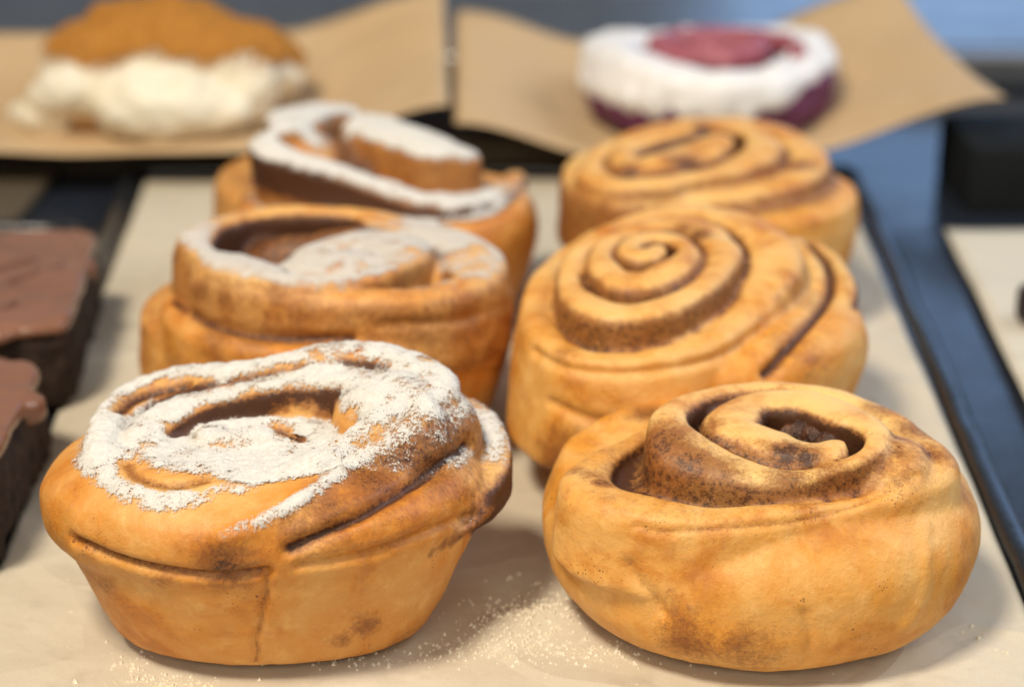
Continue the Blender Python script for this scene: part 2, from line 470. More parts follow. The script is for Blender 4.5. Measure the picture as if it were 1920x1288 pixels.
def roll(label, base, strips, lofts, mat, seed, eggs=(), fill=None, sugar=None, creases=(), stains=(), voxel=.0009, smooth=3, fcut=.38, fdep=.008, floor=0.0,
         amps=((.0009, .018), (.0003, .005))):
    root = thing('cinnamon_roll', (base[0], base[1], 0), label, 'cinnamon roll', 'cinnamon rolls on the parchment')
    src = []
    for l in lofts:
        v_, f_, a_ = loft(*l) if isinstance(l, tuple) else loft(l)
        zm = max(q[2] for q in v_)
        src.append((v_, f_, [(floor, q[1], q[2]) if p[2] > zm - .0012 else q for p, q in zip(v_, a_)]))  # body top darkened with cinnamon colour, partly as painted shade in the gap
    src += list(eggs)
    fat = fatten([S for S, _ in strips])
    for S, (_, kw) in zip(fat, strips): src.append(sweep(S, **kw))
    dough, at_, lap = organic('dough', src, voxel, smooth, amps, seed, mat, creases, stains)
    sug = sugar_part(dough, at_, lap, seed, *sugar) if sugar else None
    adopt(dough, root)
    if sug: adopt(sug, root)
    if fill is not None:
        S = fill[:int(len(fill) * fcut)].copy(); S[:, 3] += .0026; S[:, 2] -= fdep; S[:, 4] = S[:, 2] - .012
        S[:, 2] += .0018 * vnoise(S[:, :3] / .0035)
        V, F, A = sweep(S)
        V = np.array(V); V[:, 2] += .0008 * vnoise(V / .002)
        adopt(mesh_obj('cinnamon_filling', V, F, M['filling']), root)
    return root

# --- front right: open coil standing in a thick outer wrap
X2 = (2.0, 960, 660)
r1_in = path(X2, [(1250,325,49.8,3.6), (1180,358,49.5,3.6), (1050,348,49.5,3.8), (930,300,50,4), (810,235,51,5), (870,168,51,4.5), (1040,148,51,4.5), (1210,182,51.5,5),
                  (1335,270,51.5,6.5), (1340,360,50,6.5), (1200,425,48,5), (1060,452,47,4.5), (920,438,47,4.5), (780,388,48,5), (650,315,50,6), (560,235,52,6.5),
                  (600,180,52,6), (760,135,51,5), (1000,118,50,4.5), (1220,150,49,5), (1420,235,48,5.5,30,.3), (1560,340,46,5.5,32,.1)], 15, .62, .12, 0, .15,
             gaps={9: (1, 2.5), 10: (1, 2.5), 11: (0.6, 1.5), 1: (4, 0.6), 2: (5, 0.6), 3: (5, 0.6), 4: (4, 1.0), 5: (5, 2), 6: (5, 0.4), 7: (5, 0.4), 8: (2, 0.4), 12: (0.6, 1), 13: (0.6, 2), 14: (1.2, 4), 15: (1.5, 5), 16: (1.5, 3), 0: (3, 0.6)})
r1_out = path(X2, [(1420,235,48,5.5,20), (1560,345,46,6,18,.1), (1570,420,44,6,14,.0), (1440,500,43,4,20), (1260,548,42,3.6,20), (1060,580,42,3.6,20), (850,600,42,3.8,20), (640,597,42,4,20), (440,570,42,4.2,20),
                   (290,520,42,4.5,20), (255,455,42,4.5,20), (320,390,42,4.2,20), (430,335,42,4,20), (600,270,41,4,20), (900,210,40,5,10), (1300,230,40,5,10)], 30, .0, .22, 0, .75,
              gaps={5:(.6,0), 6:(.8,0), 7:(1.5,0), 8:(3,0), 9:(5,0), 10:(5,0), 11:(4,0)})
r1_root = roll('plain cinnamon roll with raised open coil in thick outer wrap, right-hand one in front', (.059, .42),
     [(r1_in, dict(lean=.10)), (r1_out, dict(lean=.12))],
     [[(.0005,.062,.404,.030,.023), (.0012,.062,.405,.037,.028), (.005,.062,.408,.0450,.0355), (.011,.0625,.411,.0515,.0410), (.018,.063,.414,.0548,.0445), (.025,.063,.416,.0555,.0460), (.031,.063,.418,.0535,.0450), (.037,.062,.421,.049,.042), (.0385,.062,.422,.040,.036), (.0388,.062,.422,.01,.01)]],
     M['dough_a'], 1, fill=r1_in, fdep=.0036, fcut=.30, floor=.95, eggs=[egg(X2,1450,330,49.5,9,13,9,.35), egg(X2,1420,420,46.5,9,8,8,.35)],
     creases=[([(1190,985),(1240,995),(1350,990),(1500,975),(1620,940),(1720,890)], .0010, .0007, .35),
              ([(1180,1060),(1195,1090),(1225,1120),(1240,1150)], .0016, .0014, .25), ([(1735,985),(1735,1090),(1722,1140),(1700,1170)], .0022, -.0006, 0),
              ([(1510,1150),(1520,1200),(1515,1240)], .0014, .0009, .15)],
     stains=[(1650,765,.007,.5), (1720,805,.008,.55), (1770,850,.007,.5), (1300,725,.008,.5), (1215,775,.008,.6), (1590,735,.006,.4), (1640,900,.006,.45), (1330,800,.005,.5), (1210,900,.012,.7), (1080,880,.005,.45), (1290,1200,.010,.50), (1260,1140,.005,.35), (1400,1220,.012,.42), (1240,830,.012,.66), (1290,870,.010,.68), (1350,890,.009,.6), (1480,905,.009,.55), (1560,895,.008,.5), (1475,850,.006,.85),
             (1510,860,.005,.85), (1440,845,.005,.5), (1745,850,.006,.62), (1700,880,.004,.4), (1110,890,.006,.5), (1130,905,.004,.7), (1020,1060,.006,.4), (1050,1110,.008,.45)])

hub = []
for cx_, cy_, r_ in ((1080,235,6), (1010,215,5), (1150,270,5), (1190,300,4), (960,205,4), (1060,265,5), (1120,240,5)):
    hub.append(egg(X2, cx_, cy_, 47.2 + .8 * math.sin(cx_), r_, r_ * .8, 5))
o, _, _ = organic('cinnamon_clump', hub, .0009, 1, ((.0012, .003), (.0006, .0012)), 41, M['filling']); adopt(o, r1_root)

# --- front left: muffin shaped with an overhanging cap under thick sugar
X1 = (1.872, 0, 600)
l1_in = path(X1, [(1060,395,49,4.5), (900,392,50,5.5), (760,397,49.5,5), (770,365,48.5,4), (930,350,48,4), (1080,368,47.5,4), (1150,405,48,4),
                  (1020,458,47.5,4.5), (820,490,47,5), (620,475,47,5.5), (510,420,48,5), (540,350,49,5), (680,285,51,5.5), (860,240,53,5.5), (1050,210,55,6),
                  (1250,190,57,7), (1390,230,58,8), (1370,320,56,8), (1220,430,52.5,7), (1020,530,49.5,5.5), (820,590,47.5,5), (620,610,47,5), (450,575,47,4), (360,500,47,4), (340,410,48,4), (385,310,48.5,4),
                  (480,225,49,4), (640,180,51,5), (860,158,55,5.5), (1100,110,59,6), (1340,105,60,7), (1500,180,59,8), (1540,290,56,7)], 24, .45, .10, 1.0, .55,
             gaps={2:(.2,1.5), 3:(.2,3), 4:(.2,4), 5:(.2,3), 9:(.4,1.0), 10:(1.5,1), 11:(2,1), 12:(3,.2), 13:(4,.0), 14:(3,.0), 15:(1,0), 16:(0,0), 17:(0,0), 20:(.8,.4), 21:(1.2,.4), 22:(1.2,.4), 25:(2,.4), 26:(2,.4), 27:(0,.4), 28:(0,.4), 29:(0,.4), 30:(0,0)})
l1_rope = path(X1, [(1400,190,60,8,34), (1470,290,57,8,30,.62), (1340,430,52,8,28,.66), (1150,545,46.5,7,27,.66), (980,650,42,6.5,26.5,.6,.9), (860,735,37.5,5.5,26,.5,.6), (770,800,33.5,4.5,26,.4,.2)], 20, .6, .3, .85, .55, gap=0)
l1_flap = path(X1, [(950,850,29,3,23), (1100,810,31,4.5,23), (1300,735,33,5.5,23), (1500,650,35,6,24), (1670,555,37,6,25,.2,.3), (1735,450,40,5.5,26,.3,.8), (1700,340,43,5,30,.3,.8), (1600,260,45,5,32)], 14, .22, .30, .30, .35)
roll('cinnamon roll under thick powdered sugar, its cap overhanging a muffin shaped base, front row', (-.058, .412),
     [(l1_in, dict(lean=.06)), (l1_rope, dict(lean=.62)), (l1_flap, dict(lean=.05))],
     [[(.0005,-.0605,.402,.033,.020), (.0012,-.0605,.402,.0375,.0235), (.008,-.0605,.403,.0420,.0285), (.018,-.0603,.405,.0470,.0335), (.028,-.0600,.408,.0512,.0385), (.036,-.060,.412,.046,.038), (.0365,-.060,.414,.01,.01)],
      ([(.0215,-.0625,.412,.044,.036), (.0225,-.0625,.411,.0505,.0405), (.027,-.0625,.411,.0545,.0435), (.034,-.0625,.412,.0555,.0450), (.0395,-.0620,.413,.0535,.0435), (.0440,-.0615,.416,.0465,.039), (.0462,-.061,.418,.034,.03), (.0465,-.061,.418,.005,.005)], 0, 0, 1, 72, 2.0, -.10)],
     M['dough_b'], 2, eggs=[egg(X1,1400,200,59.5,17,16,12,.2,1), egg(X1,1150,165,57,20,9,12,.1,1), egg(X1,900,205,53,16,8,10,.1,1), egg(X1,1560,250,56,9,12,14,.5,.9)],
     fill=None, sugar=(M['sugar_thick'], .0006, .98, .05, .98), voxel=.0008,
     creases=[([(690,850),(640,890),(590,925),(540,958),(480,988),(415,1012)], .0023, -.0014, .1, -1.1), ([(228,765),(245,748),(275,735),(310,727),(345,720)], .0026, .0022, .8, .85), ([(238,868),(255,890),(290,903),(335,908),(385,896)], .0022, .0012, .55, .9), ([(322,814),(350,812)], .0018, .0012, .8, .8), ([(520,806),(545,812),(565,818)], .0022, .0016, .8, .8), ([(430,725),(500,700),(560,690)], .0014, .0006, .2, .5),
              ([(499,1078),(501,1105),(493,1140),(489,1165),(481,1200),(483,1225),(477,1252)], .0008, .0013, .42), ([(135,1012),(250,1058),(400,1082),(500,1072)], .0014, .0022, .6), ([(545,1030),(640,985),(750,920),(880,835)], .0018, .0026, .9), ([(560,1062),(700,1035),(830,985),(890,965)], .0014, .0016, .3)],
     stains=[(420,1060,.008,.7), (300,1090,.006,.35), (690,1170,.005,.5), (640,1200,.004,.45), (200,1100,.006,.4), (700,900,.012,.62), (800,850,.014,.66), (620,960,.010,.55), (860,800,.012,.6), (560,1000,.008,.5)])

# --- middle right: tidy closed spiral
X4 = (2.477, 960, 360)
r2_in = path(X4, [(700,240,62,2.6), (610,272,62,2.8), (548,250,62,2.8), (590,205,62,3), (720,198,62,3.4), (810,255,62,3.4), (760,330,62,3.8), (620,385,61,4), (480,375,61,4),
                  (405,310,61,4), (440,220,61,4), (570,150,61,4), (750,125,61,4.4), (900,170,61,4.6), (975,270,60.5,4.6), (920,390,60,5), (770,495,59,5.2), (570,545,58,5.4), (390,520,58,5.4), (275,440,58,5), (270,340,58.5,5),
                  (360,225,59,5), (540,120,60,5), (760,65,60,5.4), (960,80,60,6), (1150,180,59,7), (1200,310,57,7.5), (1100,480,54,7)], 22, .60, .12, 0, .55)
r2_out = path(X4, [(1150,180,59,7,30), (1200,320,57,8,26), (1090,500,53,8,20), (920,640,51,6.5,18), (730,720,50,5,16), (520,755,49,4.6,15), (310,740,49,4.6,14), (165,650,50,4.8,14), (115,520,51,5,14), (160,380,52,5,14), (290,250,53,5,14),
                   (500,150,54,5,14), (760,120,52,5,14)], 30, .0, .15, 0, .85)
r2_flap = path(X4, [(1200,840,38,4,20), (1340,690,42,5,20), (1470,540,46,6,22), (1530,420,49,6,24), (1470,290,51,6,26), (1330,200,52,6,28)], 20, .15, .25, 0, .4)
roll('plain cinnamon roll with a tight closed spiral on top, right-hand one of the middle row', (.056, .515),
     [(r2_in, dict(lean=.05)), (r2_out, dict(lean=.12)), (r2_flap, dict(lean=.15))],
     [[(.0005,.056,.512,.034,.033), (.0015,.056,.512,.040,.038), (.012,.056,.513,.0455,.0435), (.018,.056,.513,.0470,.0445), (.026,.056,.514,.0495,.047), (.036,.056,.515,.0510,.049), (.044,.056,.517,.048,.047), (.0478,.056,.520,.038,.038), (.0482,.056,.52,.01,.01)]],
     M['dough_a'], 3, fill=r2_in, voxel=.0009, smooth=2,
     creases=[([(1000,660),(1060,690),(1180,700),(1330,675),(1430,620)], .0016, .0014, .1), ([(1030,755),(1100,785),(1180,800)], .0016, .0014, .2),
              ([(1510,440),(1555,495),(1550,555),(1500,620),(1440,700)], .0022, .0030, .9)],
     stains=[(1500,560,.012,.40), (1490,640,.012,.40), (1280,430,.006,.6), (1310,440,.006,.7), (1060,660,.006,.4), (1520,680,.010,.35), (1050,860,.012,.55), (1100,870,.010,.5)])

# --- middle left: thick rope over a lower flap, light dusting
X3 = (2.4615, 240, 360)
l2_in = path(X3, [(1060,300,60,4), (930,290,60,4.5), (850,262,60,4.5), (960,215,60,4.5), (1130,205,60,5), (1260,260,60,5.5), (1260,330,60,5.5), (1120,375,60.5,5), (920,392,61,5.5), (680,370,61,6), (450,320,61,6.5), (310,245,61,6.5),
                  (350,150,61,6,35,.45,.5), (560,85,60,5.5,34,.45,.25), (850,68,59.5,5,34,.45,.2), (1150,90,59,5.5,33,.45,.3), (1400,155,58,7), (1600,250,57,8), (1610,350,56,8), (1430,430,56,7), (1200,470,55,6)], 26, .45, .08, .85, .6,
             gaps={1:(.5,3), 2:(.5,9), 3:(.5,8), 4:(.5,3), 5:(.5,3), 6:(.5,4), 7:(.5,1), 9:(1,.3), 10:(3,.3), 11:(6,.3), 12:(8,.3), 13:(5,.3), 14:(2,.3), 15:(2,.3), 16:(3,.3), 17:(4,.3)})
l2_rope = path(X3, [(1600,250,57,8,30), (1600,360,56,8,30), (1400,440,57,7,32), (1150,450,58,7,34), (850,440,58,7,34), (560,400,58,7,36), (340,330,58,7,36), (270,250,58,6,36), (350,160,58,6,36)], 24, .42, .2, .3, .7)
l2_out = path(X3, [(1600,440,50,5,16), (1450,540,46,6,14), (1100,660,41,6,14), (750,700,38,6,14), (420,660,37,6.5,14), (200,590,38,6.5,14), (140,500,39,6,14), (230,400,41,6,16)], 30, .25, .35, .12, .7)
roll('lightly dusted cinnamon roll with wide gap round its centre, left-hand in middle row', (-.054, .53),
     [(l2_in, dict(lean=.05)), (l2_rope, dict(lean=.12)), (l2_out, dict(lean=.04))],
     [[(.0005,-.054,.53,.038,.037), (.0015,-.054,.53,.044,.042), (.014,-.054,.53,.0500,.047), (.026,-.054,.53,.0535,.050), (.036,-.054,.53,.055,.052), (.044,-.053,.53,.0520,.050), (.0455,-.053,.53,.03,.03), (.0457,-.053,.53,.005,.005)]],
     M['dough_b'], 4, eggs=[egg(X3,970,288,60.5,25,18,13,.05,.75), egg(X3,1560,280,57.5,12,16,12,.25,.5), egg(X3,1050,165,57,24,9,14,.6,.2), egg(X3,1330,230,57,12,10,14,.5,.3), egg(X3,840,190,57.5,22,9,14,.7,.1), egg(X3,690,215,53,14,9,12,.8,0)], fill=None, sugar=(M['sugar_thin'], .0003, 1.35, .45, .92), voxel=.0010,
     creases=[([(320,560),(400,610),(510,632),(660,635)], .0016, .0016, .8), ([(720,610),(860,600),(985,560)], .0016, .0010, .1), ([(870,705),(940,690),(965,670)], .0014, .0012, .3)],
     stains=[(375,545,.008,.6), (420,560,.008,.55), (520,560,.008,.5), (560,590,.009,.45), (330,480,.006,.6), (760,610,.008,.4), (480,640,.010,.5), (400,640,.010,.5)])

# --- rear right: plain
X6 = (2.0, 960, 0)
r3_in = path(X6, [(820,500,61,4), (700,545,60,4), (560,580,60,4.5), (440,590,60,5), (420,530,60,5), (560,480,61,5), (750,455,61,5), (880,490,61,5.5), (930,560,60,6), (820,625,59,6), (620,665,58,6), (400,680,57,6), (290,630,57,6), (330,560,58,6), (480,490,58,6),
                  (700,440,58,6), (940,455,58,6.5), (1100,540,57,7), (1100,630,55,7), (900,700,53,7), (650,735,52,6), (400,740,52,6), (260,680,52,6), (260,600,52,6), (380,530,52,6)], 26, .55, .12, 0, .6)
roll('plain cinnamon roll with a loose shallow swirl, right-hand one of the back row', (.073, .64), [(r3_in, dict(lean=.08))],
     [[(.0005,.073,.64,.038,.035), (.0015,.073,.64,.044,.040), (.014,.073,.64,.050,.045), (.028,.073,.64,.0535,.0475), (.040,.073,.64,.0540,.048), (.047,.073,.64,.048,.043), (.0475,.073,.64,.01,.01)]],
     M['dough_a'], 5, fill=r3_in, voxel=.0013, stains=[(1180,330,.007,.75), (1290,310,.010,.75), (1500,310,.009,.6), (1320,245,.006,.8), (1120,390,.010,.4)])

# --- rear left: loose lobes with white sugar bands
X5 = (2.0, 0, 0)
l3_in = path(X5, [(1810,585,58,7), (1650,535,63,11), (1480,480,65,12), (1340,425,65,11)], 26, .5, .1, 1.0, .7, gap=1.5)
l3_band = path(X5, [(1330,400,63,6), (1180,405,66,8), (1050,450,68,10), (1040,530,66,11), (1180,590,62,10), (1320,640,58,8), (1460,700,54,6.5), (1600,745,51,6), (1760,745,49,6), (1890,690,46,6,20,.3,.4), (1940,640,40,5,18,.3,0)], 28, .5, .15, 1.0, .7, gap=1.2)
l3_flap = path(X5, [(1400,800,40,6), (1200,770,42,6), (1000,740,42,6), (880,690,43,6), (870,630,44,6), (960,570,46,6)], 24, .35, .3, .1, .7)
roll('cinnamon roll with loose lobes and bright white sugar bands, left-hand one of the back row', (-.046, .635),
     [(l3_in, dict(lean=.1)), (l3_band, dict(lean=.12)), (l3_flap, dict(lean=.1))],
     [[(.0005,-.046,.635,.040,.036), (.0015,-.046,.635,.046,.041), (.014,-.046,.635,.0515,.045), (.030,-.046,.635,.0555,.048), (.040,-.046,.635,.054,.047), (.045,-.046,.635,.046,.04), (.0455,-.046,.635,.01,.01)]],
     M['dough_b'], 6, eggs=[egg(X5,1130,490,65,14,14,18,.3,.5), egg(X5,1250,520,61,12,10,16,.7,.2), egg(X5,1420,560,58,14,10,16,.8,.1), egg(X5,1600,610,55,14,10,14,.8,.1)], fill=None, sugar=(M['sugar_thick'], .0006, 1.3, .30, .80), voxel=.0013, stains=[(560,330,.012,.5), (620,370,.01,.5), (830,330,.012,.5), (460,370,.01,.5)])

# ------------------------------------------------------------------ trays and papers
def sheet(name, corners, nx, ny, mat, zfun, thick=.0003):
    """corners: front-left, front-right, back-right, back-left (world xy)."""
    a, b, c, d = [np.array(p[:2]) for p in corners]; V = []
    for j in range(ny + 1):
        t = j / ny; l = a + (d - a) * t; r = b + (c - b) * t
        for i in range(nx + 1):
            V.append((*(l + (r - l) * i / nx), 0))
    V = np.array(V); V[:, 2] = zfun(V[:, 0], V[:, 1])
    n = len(V); W = V.copy(); W[:, 2] -= thick
    F = []
    for j in range(ny):
        for i in range(nx):
            q = j * (nx + 1) + i; f = (q, q + 1, q + nx + 2, q + nx + 1)
            F.append(f); F.append(tuple(n + k for k in reversed(f)))
    rim = [i for i in range(nx + 1)] + [j * (nx + 1) + nx for j in range(1, ny + 1)] + [ny * (nx + 1) + i for i in range(nx - 1, -1, -1)] + [j * (nx + 1) for j in range(ny - 1, 0, -1)]
    for k in range(len(rim)):
        p, q = rim[k], rim[(k + 1) % len(rim)]; F.append((q, p, p + n, q + n))
    return mesh_obj(name, np.vstack([V, W]), F, mat)

def extend(p, q, y):                       # point on line p->q (world xy) at world y
    t = (y - p[1]) / (q[1] - p[1]); return p + (q - p) * t
pl0, pl1 = at(0, 1053)[:2], at(283, 310)[:2]
pr0, pr1 = at(1905, 1090)[:2], at(1618, 430)[:2]
YB, YF = .815, .28
FL, FR, BR, BL = extend(pl0, pl1, YF), extend(pr0, pr1, YF), extend(pr0, pr1, YB), extend(pl0, pl1, YB)
def paper_z(x, y):
    p = np.stack([x, y, 0 * x], 1)
    z = .0008 * fbm(p / .07 + 3.1, 2) + .0003 * vnoise(p / .018)
    z = np.minimum(z, .0019)
    # a low fold running across between the two front rolls and a ripple along the front edge
    yy = .405 + .35 * (x - .01); z = z + .0030 * np.exp(-((y - yy) / .007) ** 2) * sstep(-.016, -.002, x) * sstep(.024, .012, x)
    z = z + .0022 * np.exp(-((y - .352 - .05 * x + .004 * np.sin(x * 45)) / .009) ** 2)
    return z - .0012
o = sheet('parchment_paper', (FL, FR, BR, BL), 130, 150, M['paper'], paper_z)
tag(o, 'long beige parchment sheet under the six cinnamon rolls', 'paper')

def tray(corners, label, rimh=.006, rw=.004, cat='tray', name='black_tray'):
    a, b, c, d = [np.array(p[:2]) for p in corners]
    cen = (a + b + c + d) / 4; root = thing(name, (cen[0], cen[1], -.005), label, cat)
    V = [(*p, -.0022) for p in (a, b, c, d)] + [(*p, -.005) for p in (a, b, c, d)]
    F = [(0, 1, 2, 3), (7, 6, 5, 4)] + [(i, i + 4, (i + 1) % 4 + 4, (i + 1) % 4) for i in range(4)]
    adopt(mesh_obj('base', V, F, M['tray'], smooth=False), root)
    # rolled rim
    ring = [a, b, c, d]; P = []
    for i in range(4):
        p, q = ring[i], ring[(i + 1) % 4]; L = np.linalg.norm(q - p); u = (q - p) / L
        n = max(6, int(L / .01))
        for k in range(n):
            P.append(p + (q - p) * (k + .5) / n)
    P = np.array(P); m = len(P); T = np.roll(P, -1, 0) - np.roll(P, 1, 0); T /= np.linalg.norm(T, axis=1)[:, None]
    O = np.stack([T[:, 1], -T[:, 0]], 1); V = []; K = 12
    for i in range(m):
        wob = .0006 * vnoise(np.array([[P[i, 0] * 60, P[i, 1] * 60, 2.2]]))[0]
        for k in range(K):
            t = 2 * math.pi * k / K
            off = rw * math.cos(t) + wob; V.append((P[i, 0] + O[i, 0] * off, P[i, 1] + O[i, 1] * off, -.0045 + rimh * .5 + rimh * .5 * math.sin(t) + wob))
    F = []
    for i in range(m):
        for k in range(K):
            a_, b_ = i * K + k, i * K + (k + 1) % K; c_, d_ = ((i + 1) % m) * K + (k + 1) % K, ((i + 1) % m) * K + k
            F.append((a_, d_, c_, b_))
    adopt(mesh_obj('rim', V, F, M['tray']), root)
    return root
cr0, cr1 = at(1899, 1000)[:2], at(1652, 430)[:2]
cl0, cl1 = at(-45, 1053)[:2], at(250, 310)[:2]
tray((extend(cl0, cl1, .25), extend(cr0, cr1, .25), extend(cr0, cr1, .83), extend(cl0, cl1, .83)), 'glossy black tray with a rolled rim under the long parchment sheet')
lt = np.array(extend(cl0, cl1, .25)); lb = np.array(extend(cl0, cl1, .74))
tray((lt - (.24, 0), lt - (.012, 0), lb - (.012, 0), lb - (.24, 0)), 'dark tray under the chocolate glazed brownies at the left')

q0, q1 = at(1772, 422)[:2], at(1925, 745)[:2]
def flat_z(x, y):
    return .0012 * vnoise(np.stack([x, y, 0 * x], 1) / .05) - .0012
RP = (extend(q0, q1, .40), extend(q0, q1, .40) + (.22, 0), np.array(q0) + (.24, 0), np.array(q0))
o = sheet('parchment_paper', RP, 40, 50, M['paper_pale'], flat_z)
tag(o, 'pale parchment sheet lying beside the long one, at the right edge', 'paper')
o = mesh_obj('counter', [(-1.5, -.2, -.0056), (1.5, -.2, -.0056), (1.5, 2.2, -.0056), (-1.5, 2.2, -.0056)], [(0, 1, 2, 3)], M['counter'], smooth=False)
tag(o, 'dark glossy counter top under everything', None, None, 'structure')

# --- ridged dark biscuit at the right edge
c = at(1952, 572, .006); n = 48; V = []; F = []
prof = [(-.001, .0), (-.001, .8), (.0, .95), (.002, 1), (.009, 1), (.011, .94), (.012, .8), (.0125, .0)]
for z, r in prof:
    for k in range(n):
        rr = r * .0085 * (1 + (.045 if k % 2 else 0) * (r > .9)); V.append((c[0] + rr * math.cos(2 * math.pi * k / n), c[1] + rr * math.sin(2 * math.pi * k / n), z + .001))
for i in range(len(prof) - 1):
    for k in range(n):
        a_, b_ = i * n + k, i * n + (k + 1) % n; F.append((a_, b_, b_ + n, a_ + n))
tag(mesh_obj('ridged_biscuit', V, F, M['cookie'], smooth=False), 'dark round piece with a ridged edge, half cut off on the pale sheet', 'biscuit')

# ------------------------------------------------------------------ brownies
def brownie(corn, ztop, label, seed, smears):
    a = [np.array(p[:2]) for p in corn]; cen = sum(a) / 4
    root = thing('brownie', (cen[0], cen[1], -.002), label, 'brownie', 'chocolate glazed brownies on the left tray')
    def block(scale, z0, z1, r, vox, amps, name, mat, extra=()):
        P = [cen + (p - cen) * scale for p in a]; poly = []
        for i in range(4):
            p, q, s_ = P[i - 1], P[i], P[(i + 1) % 4]
            u = (p - q) / np.linalg.norm(p - q); v = (s_ - q) / np.linalg.norm(s_ - q)
            A, B = q + u * r, q + v * r
            for t in np.linspace(0, 1, 6): poly.append((1 - t) ** 2 * A + 2 * t * (1 - t) * q + t * t * B)
        m = len(poly); V = []
        lv = [(z0, .985), (z0 + .001, 1), (z1 - .003, 1), (z1 - .001, .985), (z1, .955)]
        for z, k in lv: V += [(*(cen + (p - cen) * k), z) for p in poly]
        F = []
        for j in range(len(lv) - 1):
            for i in range(m): F.append((j * m + i, j * m + (i + 1) % m, (j + 1) * m + (i + 1) % m, (j + 1) * m + i))
        F.append(tuple(reversed(range(m)))); F.append(tuple((len(lv) - 1) * m + i for i in range(m)))
        o, _, _ = organic(name, [(V, F, [(0, 0, 0)] * len(V))] + list(extra), vox, 3, amps, seed, mat)
        return adopt(o, root)
    block(.97, .0, ztop - .004, .006, .0016, ((.0022, .006), (.001, .003)), 'cake', M['cake'])
    # drips down the sides of the glaze
    drips = []
    for i in range(4):
        p, q = a[i], a[(i + 1) % 4]
        for k in range(1):
            t = .3 + .4 * RNG.random(); c_ = cen + (p + (q - p) * t - cen) * .965; r = .003 + .003 * RNG.random(); h = .002 + .004 * RNG.random()
            drips.append(loft([(ztop - .004 - h, *c_, r * .5, r * .5), (ztop - .003 - h, *c_, r, r), (ztop - .004, *c_, r * 1.1, r * 1.1), (ztop - .001, *c_, r, r), (ztop - .0008, *c_, r * .3, r * .3)], n=12))
    block(1.0, ztop - .005, ztop, .010, .0012, ((.0012, .02), (.0006, .006)), 'glaze', M['glaze'], drips)
    for s_ in smears:
        P = [at(px, py, ztop + .0010) for px, py in s_]
        S = spline([(p[0], p[1], p[2] - .0004, .0030, p[2] - .006, 0, 0, 0, 0) for p in P], .003)
        adopt(mesh_obj('chocolate_streak', *sweep(S)[:2], M['smear']), root)
    return root
zt = .030
brownie((at(-160, 622, zt), at(126, 606, zt), at(186, 427, zt), at(-70, 430, zt)), zt, 'chocolate brownie with streaked milk chocolate glaze, the farther of the two', 11,
        [[(-20,505),(30,490),(70,482)], [(0,530),(60,510),(120,492)], [(-10,580),(15,572),(30,560)]])
brownie((at(-260, 905, zt), at(-25, 890, zt), at(86, 668, zt), at(-160, 668, zt)), zt, 'chocolate brownie with smooth milk chocolate glaze, nearest the lower left corner', 12, [])

# ------------------------------------------------------------------ back row: raised board, kraft sheets, pastries
def box(name, x0, x1, y0, y1, z0, z1, mat, bev=.002):
    bm = bmesh.new(); bmesh.ops.create_cube(bm, size=1)
    for v in bm.verts: v.co = ((x0 + x1) / 2 + v.co.x * (x1 - x0), (y0 + y1) / 2 + v.co.y * (y1 - y0), (z0 + z1) / 2 + v.co.z * (z1 - z0))
    bmesh.ops.bevel(bm, geom=bm.edges[:], offset=bev, segments=3, affect='EDGES', profile=.6)
    return bm_obj(name, bm, mat)
tag(box('display_board', -.75, .10, .842, 1.00, -.0055, .010, M['riser']), 'low dark board behind the rolls carrying the kraft paper sheets', 'board')
tag(box('brown_board', -.75, -.215, .748, .838, -.0055, -.0005, M['riser']), 'flat dark brown board behind the brownie tray', 'board')
M['matte'] = m_black('matte_black', .8, .1, (.008, .009, .010)); M['matte'].node_tree.nodes['Principled BSDF'].inputs['Specular IOR Level'].default_value = .1
tag(box('black_block', .203, .34, .775, .84, -.0055, .024, M['matte']), 'small black block standing behind the pale right-hand sheet', 'block')

def trough(xl, xr, y0, y1, zl, zr, zbot, zback, flat, label):
    """kraft sheet with its ends curling up."""
    nx, ny = 60, 24; V = []
    for j in range(ny + 1):
        t = j / ny
        for i in range(nx + 1):
            s_ = i / nx; x = xl[0] + (xl[1] - xl[0]) * t + ((xr[0] + (xr[1] - xr[0]) * t) - (xl[0] + (xl[1] - xl[0]) * t)) * s_
            up = (zr - zbot) * sstep(1 - flat[1], 1, s_) ** 1.0 + (zl - zbot) * sstep(flat[0], 0, s_)
            V.append((x, y0 + (y1 - y0) * t, zbot + up + (zback - zbot) * t ** 2.2))
    n = len(V); V = np.array(V); V[:, 2] += .0015 * vnoise(V / .04); W = V.copy(); W[:, 2] -= .0005; F = []
    for j in range(ny):
        for i in range(nx):
            q = j * (nx + 1) + i; f = (q, q + 1, q + nx + 2, q + nx + 1); F.append(f); F.append(tuple(n + k for k in reversed(f)))
    rim = [i for i in range(nx + 1)] + [j * (nx + 1) + nx for j in range(1, ny + 1)] + [ny * (nx + 1) + i for i in range(nx - 1, -1, -1)] + [j * (nx + 1) for j in range(ny - 1, 0, -1)]
    for k in range(len(rim)):
        p, q = rim[k], rim[(k + 1) % len(rim)]; F.append((q, p, p + n, q + n))
    return tag(mesh_obj('kraft_paper_sheet', np.vstack([V, W]), F, M['kraft']), label, 'paper', 'kraft sheets along the back')
trough((-.40, -.44), (-.028, -.036), .80, .955, .03, .038, .0155, .040, (.05, .22), 'kraft paper sheet curled up at its right end, under the cream bun')
trough((-.026, -.030), (.222, .205), .80, .965, .030, .042, .0135, .034, (.30, .42), 'kraft paper sheet curled up at both ends, under the purple iced roll')

